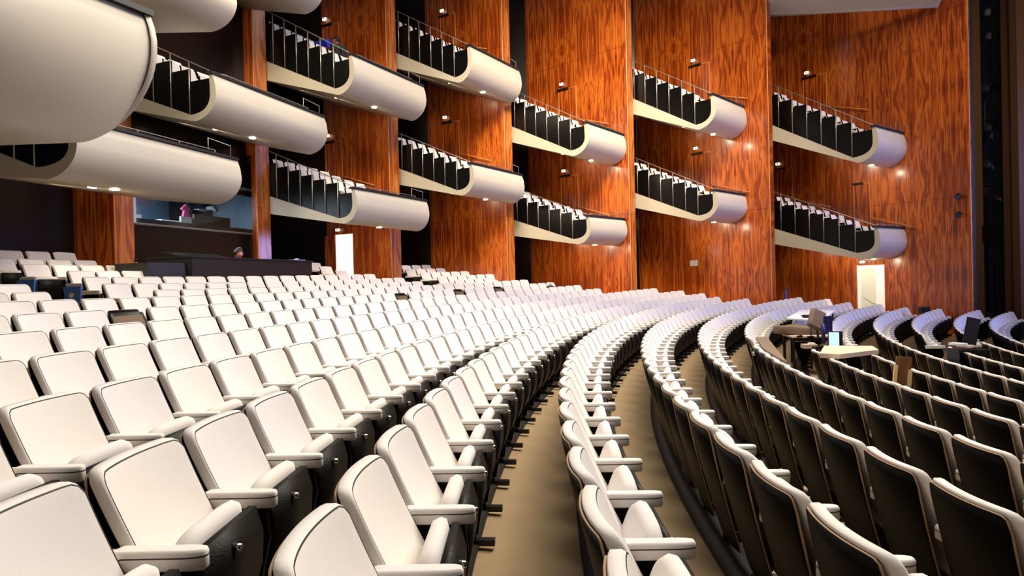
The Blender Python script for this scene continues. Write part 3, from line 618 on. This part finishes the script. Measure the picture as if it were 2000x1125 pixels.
# stage platform
mb = MB(); zst = CZ-(626-530)/1241*20.9
q = [at(1898, 600, 21.0), at(2250, 600, 19.0), at(2250, 600, 29), at(1898, 600, 29)]; q = [Vector((a.x, a.y, zst-.9)) for a in q]
STG = mat('stage_floor', (.03, .03, .035), .4); mb.prism(q, Vector((0, 0, .9)), STG); tag(mb.build('floor_stage'), kind='structure')
LAMPS = [(1930, 22, 22.5), (1933, 68, 22.5), (1926, 170, 22.4), (1930, 246, 22.4), (1942, 262, 22.5), (1929, 318, 22.4), (1944, 322, 22.5), (1924, 372, 22.4)]
HT = ['topmost in the column', 'second from the top', 'third from the top', 'middle pair, left one', 'middle pair, right one', 'lower pair, left one', 'lower pair, right one', 'lowest black one, against the brown strip']
for (x, y, Y), h in zip(LAMPS, HT):
    spotlight('stage_spotlight', at(x, y, Y), (-.6, -.7, -.5), .13, .36, 'black stage spotlight in the portal at right, '+h, 'stage spotlights in the portal')
spotlight('stage_spotlight', at(1951, 391, 22.0), (.6, -.5, -.5), .15, .34, 'tan-fronted stage spotlight lit warm beside the blue drape', 'stage spotlights in the portal')
mb = MB()
p0 = at(1937, 610, 22.75); p1 = at(1937, -40, 22.75); p1.x = p0.x; p1.y = p0.y
for dx_, dy_ in ((-.12, 0), (.12, 0), (0, .2)): mb.tube([Vector((dx_, dy_, 0)), Vector((dx_, dy_, p1.z-p0.z))], .025, BLACKM, 6)
for q_ in range(24):
    z_ = (p1.z-p0.z)*q_/24; mb.tube([Vector((-.12, 0, z_)), Vector((.12, 0, z_+.25))], .012, BLACKM, 5)
tag(mb.build('lighting_tower', loc=p0), 'tall black lattice tower carrying the stage spotlights in the portal', 'tower')
bars = []
for j, y in enumerate((86, 232, 300, 408)):
    a = at(1907, y+4, 22.4); b_ = at(1962, y, 22.6); mb = MB(); mb.tube([a, b_], .03, BLACKM, 8); mb.tube([a+Vector((0, 0, .0)), a+Vector((0, 0, .35))], .015, BLACKM, 5)
    tag(local(mb, a).build('lighting_bar', loc=a), 'black lighting bar across the portal, %s of four' % ['topmost', 'second from the top', 'third from the top', 'lowest'][j], 'bar', 'lighting bars in the portal')
mb = MB(); p = at(1922, 458, 22.35); mb.box((0, 0, 0), (.36, .35, .60), BLACKM); mb.box((0, -.18, 0), (.30, .02, .54), PERF); mb.tube([(0, 0, .3), (0, 0, .5)], .02, BLACKM, 6); tag(mb.build('loudspeaker', loc=p), 'black loudspeaker hanging in the portal at right', 'speaker')
# acoustic ceiling lip, upper right
a, b_ = at(1490, 33, 23.6), at(1832, 14, 21.0)
mb = MB(); dz = Vector((0, 0, .16)); back = Vector((-.8, -3.2, .9))
nn = 8; lo = [a, b_]; mb.prism([a, b_, b_+back+Vector((0, 0, .3)), a+back+Vector((0, 0, .3))], Vector((0, 0, .22)), CREAM); mb.tube([a+Vector((0, 0, .11)), b_+Vector((0, 0, .11))], .12, CREAM, 12)
tag(mb.build('ceiling_panel'), kind='structure')

# ------------------------------------------------------------------ sound desk and its things
D1 = at(375, 500, 13.25); D2 = at(609, 509, 17.0); zt = D1.z; zb = zt-1.35
mb = MB(); q = [D1, D2, D2-ax*1.0, D1-ax*1.25]; q = [Vector((a.x, a.y, zb)) for a in q]; DESK = mat('dark_desk', (.012, .007, .005), .5)
root = empty('sound_desk', q[0]); mb.prism([a-q[0] for a in q], Vector((0, 0, zt-zb-.03)), DESK); obj('counter', mb.mesh('counter'), root)
mb = MB(); qq = [Vector((a.x, a.y, zt-.03))-q[0] for a in (D1+ax*.03-tv*.03, D2+ax*.03+tv*.03, D2-ax*1.0, D1-ax*1.25-tv*.03)]; mb.prism(qq, Vector((0, 0, .03)), COPING); obj('worktop', mb.mesh('worktop'), root)
mb = MB(); q2 = [D1-ax*1.25, D1-ax*.15-tv*.02, D1-ax*.35-tv*.75, D1-ax*1.25-tv*.75]; q2 = [Vector((a.x, a.y, zb))-q[0] for a in q2]; mb.prism(q2, Vector((0, 0, zt-zb-.14)), DESK); obj('side_block', mb.mesh('side_block'), root)
tag(root, 'long black sound desk behind the seats on the left', 'desk')
def ondesk(f, back_): return D1*(1-f)+D2*f-ax*back_
SCR = mat('dark_screen', (.03, .035, .03), .2); 
for j, (f0, f1) in enumerate(((.0, .24), (.245, .36))):
    a, b_ = ondesk(f0, .35), ondesk(f1, .35); mb = MB(); a.z = b_.z = zt+.012; mb.prism([a, b_, b_-ax*.5+Vector((0, 0, .10)), a-ax*.5+Vector((0, 0, .10))], Vector((0, 0, -.025)), BLACKM)
    e = Vector((0, 0, .012)); mb.prism([a-ax*.04+e, b_-ax*.04+e, b_-ax*.46+e+Vector((0, 0, .09)), a-ax*.46+e+Vector((0, 0, .09))], Vector((0, 0, .004)), SCR)
    tag(local(mb, a).build('mixing_console', loc=a), ['large flat mixing console at the left end of the sound desk', 'small flat console beside the engineer on the sound desk'][j], 'console')
a = ondesk(.93, .3); a.z = zt; mb = MB(); mb.prism([Vector((0, 0, .005)), tv*.42+Vector((0, 0, .005)), tv*.45-ax*.3+Vector((0, 0, .005)), -ax*.3+Vector((0, 0, .005))], Vector((0, 0, .035)), mat('blue_folder', (.30, .36, .75), .5)); mb.tube([tv*.1-ax*.1+Vector((0, 0, .045)), tv*.3-ax*.15+Vector((0, 0, .06))], .02, WHITE, 8)
tag(mb.build('folder', loc=a), 'blue folder with a rolled paper on the right end of the sound desk', 'folder')
# things inside the control room
def crp(x, y, back_):                                  # place behind the glass
    n = ax; P = W1-ax*back_; return inpl(x, y, P, n)
def crbox(name, x0, x1, y0, y1, back_, depth, m, label, cat, screen=None):
    a, b_ = crp(x0, y1, back_), crp(x1, y1, back_); zt_ = crp((x0+x1)/2, y0, back_).z; z = sill+.0 if y1 > 440 else min(a.z, b_.z); a.z = b_.z = z
    mb = MB(); mb.prism([a, b_, b_-ax*depth, a-ax*depth], Vector((0, 0, max(zt_-z, .05))), m)
    tag(local(mb, a).build(name, loc=a), label, cat)
GREY = mat('grey_plastic', (.25, .28, .30), .5); LG = mat('pale_grey', (.6, .65, .7), .6)
crbox('desk', 264, 497, 437, 470, .30, .9, BLACKM, 'dark control room desk behind the window', 'desk')
crbox('monitor', 380, 450, 422, 447, .5, .06, BLACKM, 'wide black monitor seen from behind in the control room', 'monitor')
crbox('monitor', 354, 381, 424, 441, .6, .06, GREY, 'smaller grey monitor left of the wide one in the control room', 'monitor')
crbox('printer', 316, 352, 430, 439, .55, .3, LG, 'pale grey desktop device by the control room window', 'printer')
crbox('office_chair', 261, 277, 419, 438, .8, .08, LG, 'pale chair back at the left end of the control room', 'chair')
crbox('shelf', 376, 425, 412, 425, 1.9, .3, BLACKM, 'dark shelf holding papers at the back of the control room', 'shelf')
crbox('paper_stack', 388, 402, 408.5, 412, 1.9, .2, WHITE, 'flat white stack on the control room shelf, left of the crumpled bag', 'papers')
# pink garment
p = crp(364, 399, 1.4); pb = crp(366, 424, 1.4); h = p.z-pb.z; PINK = mat('pink_cloth', (.75, .12, .25), .8); mb = MB(); R_ = Matrix.Rotation(math.atan2(tv.y, tv.x), 3, 'Z')
mb.tube([Vector((0, .04, -.02)), Vector((0, .04, .06)), Vector((0, .04, ztop+.15-p.z))], .006, CHROME, 5)
pr_ = [(0, 0), (.03, -.03), (.16, -h*.35), (.13, -h*.5), (.07, -h*.42), (.12, -h), (-.12, -h), (-.06, -h*.45), (-.14, -h*.45), (-.15, -h*.33), (-.03, -.03)]
mb.prism([R_ @ Vector((x, 0, z)) for x, z in pr_], R_ @ Vector((0, .08, 0)), PINK); tag(mb.build('garment', loc=p), 'pink and white garment hanging in the control room', 'garment')
p = crp(408, 409, 1.9); mb = MB(); mb.tube([Vector((-.15, 0, -.08)), Vector((-.05, 0, .03)), Vector((.12, 0, .04)), Vector((.22, 0, -.06))], [.03, .08, .07, .03], LG, 8); tag(mb.build('bag', loc=p), 'crumpled pale bag on the control room shelf', 'bag')
p = crp(476, 391, 1.0); mb = MB(); mb.tube([Vector((0, 0, 0)), Vector((0, 0, -.12))], [.12, .05], CHROME, 12); mb.tube([Vector((0, 0, -.1)), Vector((.02, 0, -1.0))], .012, BLACKM, 6); tag(mb.build('desk_lamp', loc=p), 'slender lamp on a stand at the right of the control room', 'lamp')
# bottle by the pillar
p = at(267, 527, 14.0); mb = MB(); mb.tube([(0, 0, 0), (0, 0, .14), (0, 0, .17)], [.035, .035, .015], WHITE, 10); mb.tube([(0, 0, .17), (0, 0, .25)], .04, BLACKM, 10); tag(mb.build('bottle', loc=p), 'small white bottle with dark cap beside the left pillar', 'bottle')

# ------------------------------------------------------------------ people
SKIN = mat('skin', (.55, .22, .13), .55); HAIR = mat('dark_hair', (.02, .012, .008), .7); BLUEC = mat('royal_blue_cloth', (.03, .06, .75), .8); BLACKC = mat('black_cloth', (.012, .012, .012), .85); JEANS = mat('dark_trousers', (.02, .02, .03), .85)
def skinbody(name, joints, edges, mats_, parent, sub=2):
    me = bpy.data.meshes.new(name); me.from_pydata([j[0] for j in joints], edges, []); o = obj(name, me, parent)
    md = o.modifiers.new('s', 'SKIN'); sk = me.skin_vertices[0].data
    for v, j in zip(sk, joints): v.radius = (j[1], j[1]*(j[2] if len(j) > 2 else 1))
    sk[0].use_root = True; md.use_smooth_shade = True; s2 = o.modifiers.new('d', 'SUBSURF'); s2.levels = s2.render_levels = sub
    me.materials.append(mats_); return o
def person(loc, rz, shirt, legs, lean, label, headphones=False, seated=False, cap=None):
    root = empty('person', loc, rz); a = lean
    def up(base, l): return Vector((base[0], base[1]+math.sin(a)*l, base[2]+math.cos(a)*l))
    hip = Vector((0, 0, .55 if seated else .92)); ch = up(hip, .28); sh = up(hip, .48); nk = up(hip, .58)
    J = [(hip, .15, .8), (ch, .15, .75), (sh, .12, .8), (nk, .055)]
    E_ = [(0, 1), (1, 2), (2, 3)]
    for s in (-1, 1):
        n0 = len(J); sp_ = sh+Vector((s*.17, 0, -.01)); el = sp_+Vector((s*.05, .12, -.25)); wr = el+Vector((-s*.03, .2, -.08 if not seated else .02)); hd = wr+Vector((0, .06, -.01))
        J += [(sp_, .065), (el, .048), (wr, .032), (hd, .036)]; E_ += [(2, n0), (n0, n0+1), (n0+1, n0+2), (n0+2, n0+3)]
        f0 = hd
        for q in range(5):
            k = len(J); off_ = Vector(((q-1.5)*.018, .05, 0)) if q < 4 else Vector((-s*.04, .02, .01)); J += [(f0+off_, .009), (f0+off_+Vector((0, .035, -.012)), .008)]; E_ += [(n0+3, k), (k, k+1)]
        n1 = len(J)
        if seated: kn = hip+Vector((s*.10, .42, 0)); ft = kn+Vector((0, .02, -.44))
        else: kn = hip+Vector((s*.09, .04, -.44)); ft = kn+Vector((0, -.04, -.40))
        J += [(hip+Vector((s*.09, 0, -.04)), .095), (kn, .065), (ft, .045), (ft+Vector((0, .14, -.03)), .04)]; E_ += [(0, n1), (n1, n1+1), (n1+1, n1+2), (n1+2, n1+3)]
    body = skinbody('body', J, E_, shirt, root, 1)
    body.data.materials.append(SKIN)
    hc = nk+Vector((0, math.sin(min(a+.25, 1.9))*.15, math.cos(min(a+.25, 1.9))*.15))
    bm = bmesh.new(); bmesh.ops.create_uvsphere(bm, u_segments=20, v_segments=14, radius=.1)
    for v in bm.verts:
        v.co.z *= 1.22; v.co.y *= 1.08
        if v.co.y > .03 and v.co.z < -.02: v.co.x *= .85
        if abs(v.co.x) < .02 and v.co.y > .08 and -.05 < v.co.z < .01: v.co.y += .022
    me = bpy.data.meshes.new('head'); bm.to_mesh(me); bm.free(); [setattr(p_, 'use_smooth', True) for p_ in me.polygons]; me.materials.append(SKIN)
    hd_ = obj('head', me, root, hc); hd_.rotation_euler = (-min(a, 1.2) if not seated else -.35, 0, 0)
    mb = MB()
    for s in (-1, 1): mb.tube([(s*.035, .098, .012), (s*.035, .106, .012)], .012, WHITE, 8); mb.tube([(s*.095, 0, .03), (s*.105, -.01, -.02)], .022, SKIN, 8)
    mb.tube([(-.025, .098, -.062), (.025, .098, -.062)], .006, PINK, 6); obj('face', mb.mesh('face'), hd_)
    bm = bmesh.new(); bmesh.ops.create_uvsphere(bm, u_segments=20, v_segments=14, radius=.108)
    for v in bm.verts: v.co.z *= 1.2; v.co.y = v.co.y*1.08-.018; v.co.z += .012
    bmesh.ops.delete(bm, geom=[v for v in bm.verts if v.co.z < -.02-.5*v.co.y*-.4 and v.co.y > -.06 or v.co.z < -.08], context='VERTS')
    me = bpy.data.meshes.new('hair'); bm.to_mesh(me); bm.free(); [setattr(p_, 'use_smooth', True) for p_ in me.polygons]; me.materials.append(HAIR); obj('hair', me, hd_)
    if headphones:
        mb = MB(); pts = [(math.cos(t)*.118, -.01, .02+math.sin(t)*.14) for t in [math.pi*i/12 for i in range(13)]]; mb.tube(pts, .012, GREY, 8)
        for s in (-1, 1): mb.tube([(s*.10, -.01, .0), (s*.135, -.01, .0)], .04, BLACKM, 12)
        obj('headphones', mb.mesh('headphones'), hd_)
    if cap:
        mb = MB(); mb.box(ch-Vector((0, .1, -.06)), (.2, .02, .02), WHITE); 
    tag(root, label, 'person'); return root
# sound engineer: head just over the desk
pe = at(455, 495, 16.0); base = Vector((pe.x, pe.y, pe.z-1.27)); rz = math.atan2(ax.y, ax.x)-math.pi/2
person(base, rz, BLACKC, JEANS, .18, 'person with headphones bent low behind the sound desk', headphones=True, seated=True)
b5 = PLACE_B['P5u']
def in_b5(px, py, lat):
    AB = b5['AB']; P0 = b5['P3'](0, b5['zA'])+AB.normalized()*lat; d5 = PD[5]; return inpl(px, py, P0, Vector((d5.y, -d5.x, 0)))
for px, py, lat, shirt, lean, rzz, lab in ((616, 84, 1.3, BLUEC, 1.45, -1.8, 'person in a royal blue shirt bending down between balcony seats'), (664, 86, .95, BLACKC, 1.35, .5, 'person in black clothes bending down at the balcony parapet')):
    p = in_b5(px, py, lat); person(Vector((p.x, p.y, p.z-1.0)), rzz, shirt, JEANS, lean, lab)

# ------------------------------------------------------------------ director's tables in the middle rows
def poly_top(pts_px, z, t): return [onz(x, y, z) for x, y in pts_px]
zT = CZ-1.18
def table(name, c, rz, W, D, H, zt_, top, leg, label, cat='table', legs=4):
    root = empty(name, Vector((c.x, c.y, zt_-H)), rz); mb = MB(); mb.box((0, 0, H-.015), (W, D, .03), top); obj('tabletop', mb.mesh('tabletop'), root)
    for sx_ in (-1, 1):
        for sy_ in (-1, 1):
            mb = MB(); mb.box((sx_*(W/2-.03), sy_*(D/2-.03), (H-.03)/2), (.045, .045, H-.03), leg); obj('leg', mb.mesh('leg'), root)
    mb = MB(); mb.box((0, -(D/2-.03), H-.07), (W-.06, .03, .05), leg); mb.box((0, (D/2-.03), H-.07), (W-.06, .03, .05), leg); obj('apron', mb.mesh('apron'), root)
    tag(root, label, cat); return root
c = at(1585, 660, 12.9); table('work_table', c, -.10, .95, .62, .76, CZ-1.20, TABLEW, BLACKM, 'black metal framed table with pale wood top standing among the middle rows')
# brown covered console on it
c = at(1572, 650, 13.1); mb = MB(); slab(mb, .95, .50, .17, .06, 8, 5, lambda x, y, z: Vector((x, z, y+.085+.02*math.sin(x*9+z*7))), CLOTHB, CLOTHB, CLOTHB, CLOTHB, e=.03)
tag(mb.build('covered_console', loc=(c.x-.08, c.y+.05, CZ-1.195), rz=-.05), 'flat console under a brown cover on the metal framed table', 'console')
# white board over the seat backs
q = [onz(1536, 624, CZ-.93), onz(1604, 629, CZ-.93), onz(1632, 608, CZ-.93), onz(1566, 606, CZ-.93)]
mb = MB(); mb.prism([a-q[0] for a in q], Vector((0, 0, .03)), WHITE); 
root = empty('white_table', q[0]); obj('tabletop', mb.mesh('tabletop'), root)
for a in (q[0]+Vector((.15, .12, 0)), q[1]+Vector((-.15, .12, 0)), q[2]+Vector((-.15, -.15, 0)), q[3]+Vector((.15, -.15, 0))):
    mb = MB(); mb.tube([a-q[0], a-q[0]-Vector((0, 0, .95))], .02, BLACKM, 8); obj('leg', mb.mesh('leg'), root)
tag(root, 'white table top laid over the seats behind the brown covered monitor', 'table')
# covered monitor
c = at(1595, 624, 12.25); root = empty('covered_monitor', c)
mb = MB(); slab(mb, .34, .40, .11, .04, 6, 6, lambda x, y, z: Vector((x+.03*math.sin(z*8), -y, z)), CLOTHB, CLOTHB, CLOTHB, CLOTHB, e=.025); o = obj('cover', mb.mesh('cover'), root); o.rotation_euler = (-.25, .38, .35)
mb = MB(); mb.tube([(.02, .05, -.15), (.06, .06, -.42)], .02, BLACKM, 8); obj('stand', mb.mesh('stand'), root)
tag(root, 'tilted monitor wrapped in a brown cover standing over the middle rows', 'monitor')
# coil of cable
c = at(1578, 620, 13.6); mb = MB()
for j in range(4): mb.tube([(math.cos(t)*(.10+.01*j), math.sin(t)*.10, .012+.015*j) for t in [i*math.pi/8 for i in range(17)]], .009, BLACKM, 5)
tag(mb.build('cable_coil', loc=(c.x, c.y, CZ-.90)), 'coil of black cable lying on the white table', 'cable')
# dark blue stand
c = at(1614, 640, 12.1); mb = MB(); mb.box((.03, 0, .05), (.16, .03, .34), mat('navy_panel', (.02, .02, .13), .4)); mb.tube([(-.06, 0, -.30), (-.06, 0, .08)], .035, bpy.data.materials['navy_panel'], 10)
tag(mb.build('music_stand', loc=c), 'dark blue panel and post beside the lit screen', 'stand')
# lit screen
zB_ = CZ-1.055
q = [onz(1601, 690, zB_), onz(1640, 692, zB_), onz(1716, 683, zB_), onz(1704, 675.5, zB_), onz(1610, 675, zB_)]
mb = MB(); mb.prism([a-q[0] for a in q], Vector((0, 0, -.06)), TABLEW); root = empty('desk_board', q[0]); obj('tabletop', mb.mesh('tabletop'), root)
for a in (q[0]*.85+q[3]*.15, q[2]*.85+q[4]*.15, q[3]*.9+q[0]*.1):
    mb = MB(); b_ = a-q[0]; mb.tube([b_-Vector((0, 0, .06)), b_-Vector((0, 0, .80))], .02, BLACKM, 8); obj('leg', mb.mesh('leg'), root)
tag(root, 'long pale wooden desk board under the lit screen', 'desk')
c = at(1629, 665, 10.1); LIT = mat('lit_screen', (.4, .6, .9), .4, emit=(.45, .66, 1), es=1.1)
root = empty('screen', c, -.35); mb = MB(); mb.box((.02, .02, 0), (.21, .03, .29), BLACKM); mb.box((.09, .06, -.02), (.05, .08, .22), BLACKM); obj('case', mb.mesh('case'), root)
mb = MB(); mb.box((0, -.0, .005), (.145, .012, .25), LIT); o = obj('display', mb.mesh('display'), root); o['label'] = 'pale blue lit display'
mb = MB(); mb.box((.03, .05, -.155), (.2, .16, .02), BLACKM); obj('base', mb.mesh('base'), root)
tag(root, 'small monitor with a glowing pale blue display on the pale desk board', 'monitor')
# small devices on tables
for x, y, Y, dx, m_, nme, lab, cat in ((1562, 657, 12.6, (.10, .06, .03), BLACKM, 'headset', 'small black headset on the front of the metal framed table', 'headset'), (1583, 658, 12.6, (.12, .07, .03), BLACKM, 'handset', 'small black handset right of the headset', 'handset'), (1580, 676, 11.0, (.22, .16, .07), TABLEW, 'junction_box', 'pale box with papers left of the lit screen', 'box'), (1601, 679, 10.8, (.2, .14, .04), BLACKM, 'keyboard', 'dark keyboard just left of the lit screen', 'keyboard')):
    c = at(x, y, Y); mb = MB(); mb.box((0, 0, 0), dx, m_); mb.box((dx[0]*.2, 0, dx[2]*.6), (dx[0]*.4, dx[1]*.6, dx[2]*.4), m_ if m_ != TABLEW else WHITE); tag(mb.build(nme, loc=c), lab, cat)
YEL = mat('yellow_cable', (.75, .62, .05), .5)
for j, pp in enumerate((((1608, 682), (1616, 690), (1626, 700), (1632, 706)), ((1630, 680), (1635, 688), (1633, 698), (1637, 706)))):
    ps = [at(x, y, 9.9) for x, y in pp]; mb = MB(); mb.tube([p_-ps[0] for p_ in ps], .010, YEL, 6); tag(mb.build('yellow_cable', loc=ps[0]), ['left yellow cable hanging from under the lit screen', 'right yellow cable hanging from under the lit screen'][j], 'cable')
# brown boards lying on the seats
zz_ = CZ-1.13; q = [onz(x, y, zz_) for x, y in ((1476, 662), (1498, 661), (1537, 711), (1521, 703), (1490, 684))]
mb = MB(); mb.prism([a-q[0] for a in q], Vector((0, 0, .03)), CLOTHB); tag(mb.build('board', loc=q[0]), 'long brown board lying over the seats of the fourth row', 'board')
c = at(1763, 727, 7.4); root = empty('plank', c, -.2); mb = MB(); mb.box((0, 0, 0), (.165, .02, .36), PLANK); obj('panel', mb.mesh('panel'), root).rotation_euler = (0, .10, 0)
SLAT = mat('pale_slat', (.80, .55, .26), .5)
for x, z, h in ((-.085, -.05, .26), (.07, -.08, .24)):
    mb = MB(); mb.box((x, -.025, z), (.036, .03, h), SLAT); o = obj('slat', mb.mesh('slat'), root); o.rotation_euler = (0, .10, 0); o['label'] = 'pale wooden slat'
tag(root, 'upright brown wooden board with two pale slats among the right seats', 'board')
# dark glassy display at right
c = at(1897, 650, 10.6); root = empty('display_panel', c, .1); GLS = mat('dark_glass', (.03, .03, .045), .08, spec=.8)
mb = MB(); mb.box((0, 0, 0), (.24, .02, .50), BLACKM); o = obj('case', mb.mesh('case'), root); o.rotation_euler = (0, .22, 0)
mb = MB(); mb.box((0, -.012, .0), (.21, .006, .46), GLS); o = obj('display', mb.mesh('display'), root); o.rotation_euler = (0, .22, 0)
tag(root, 'tall dark glassy display leaning on a black stand among the right seats', 'display')
c = at(1888, 688, 10.6); mb = MB(); mb.box((0, 0, -.1), (.55, .4, .03), BLACKM); mb.box((0, 0, -.35), (.45, .3, .45), BLACKM); tag(mb.build('equipment_case', loc=c+Vector((0, 0, .14))), 'black equipment case under the dark glassy display', 'case')
for j, (x, y) in enumerate(((1871, 672), (1886, 676))):
    c = at(x, y, 10.45); mb = MB(); mb.box((0, 0, 0), (.15, .22, .035), WHITE if j == 0 else TABLEW); tag(mb.build('book', loc=c, rz=.5), ['pale open book left of the dark glassy display', 'tan book lying right at the foot of the dark glassy display'][j], 'book')
# purple thing at the wall, small dark speaker on the floor by the wall
c = inpl(1524, 572, PR[1], PN[1])+Vector((-.3, -1.2, 0)); mb = MB(); mb.tube([(0, 0, -.5), (0, 0, -.2), (.01, 0, .12), (.02, 0, .22), (.03, 0, .26)], [.05, .06, .055, .035, .01], mat('purple_cloth', (.10, .06, .35), .6), 10); tag(mb.build('umbrella', loc=c), 'slim purple upright object at the foot of the wooden wall', 'object')
c = at(1805, 606, 20.0); mb = MB(); mb.box((0, 0, 0), (.26, .22, .22), BLACKM); mb.box((0, -.115, 0), (.22, .01, .18), PERF); tag(mb.build('floor_speaker', loc=c), 'small black floor speaker at the foot of the rightmost panel', 'speaker')
c = at(1075, 556, 21.8); mb = MB(); mb.tube([(0, 0, -.35), (0, 0, -.05)], [.2, .14], BLACKC, 12); mb.tube([(0, 0, -.05), (0, 0, .05)], [.09, .03], GREY, 12); tag(mb.build('rucksack', loc=c), 'dark grey bundle behind the row ends at the third panel', 'bag')
print('objects', len(bpy.data.objects))
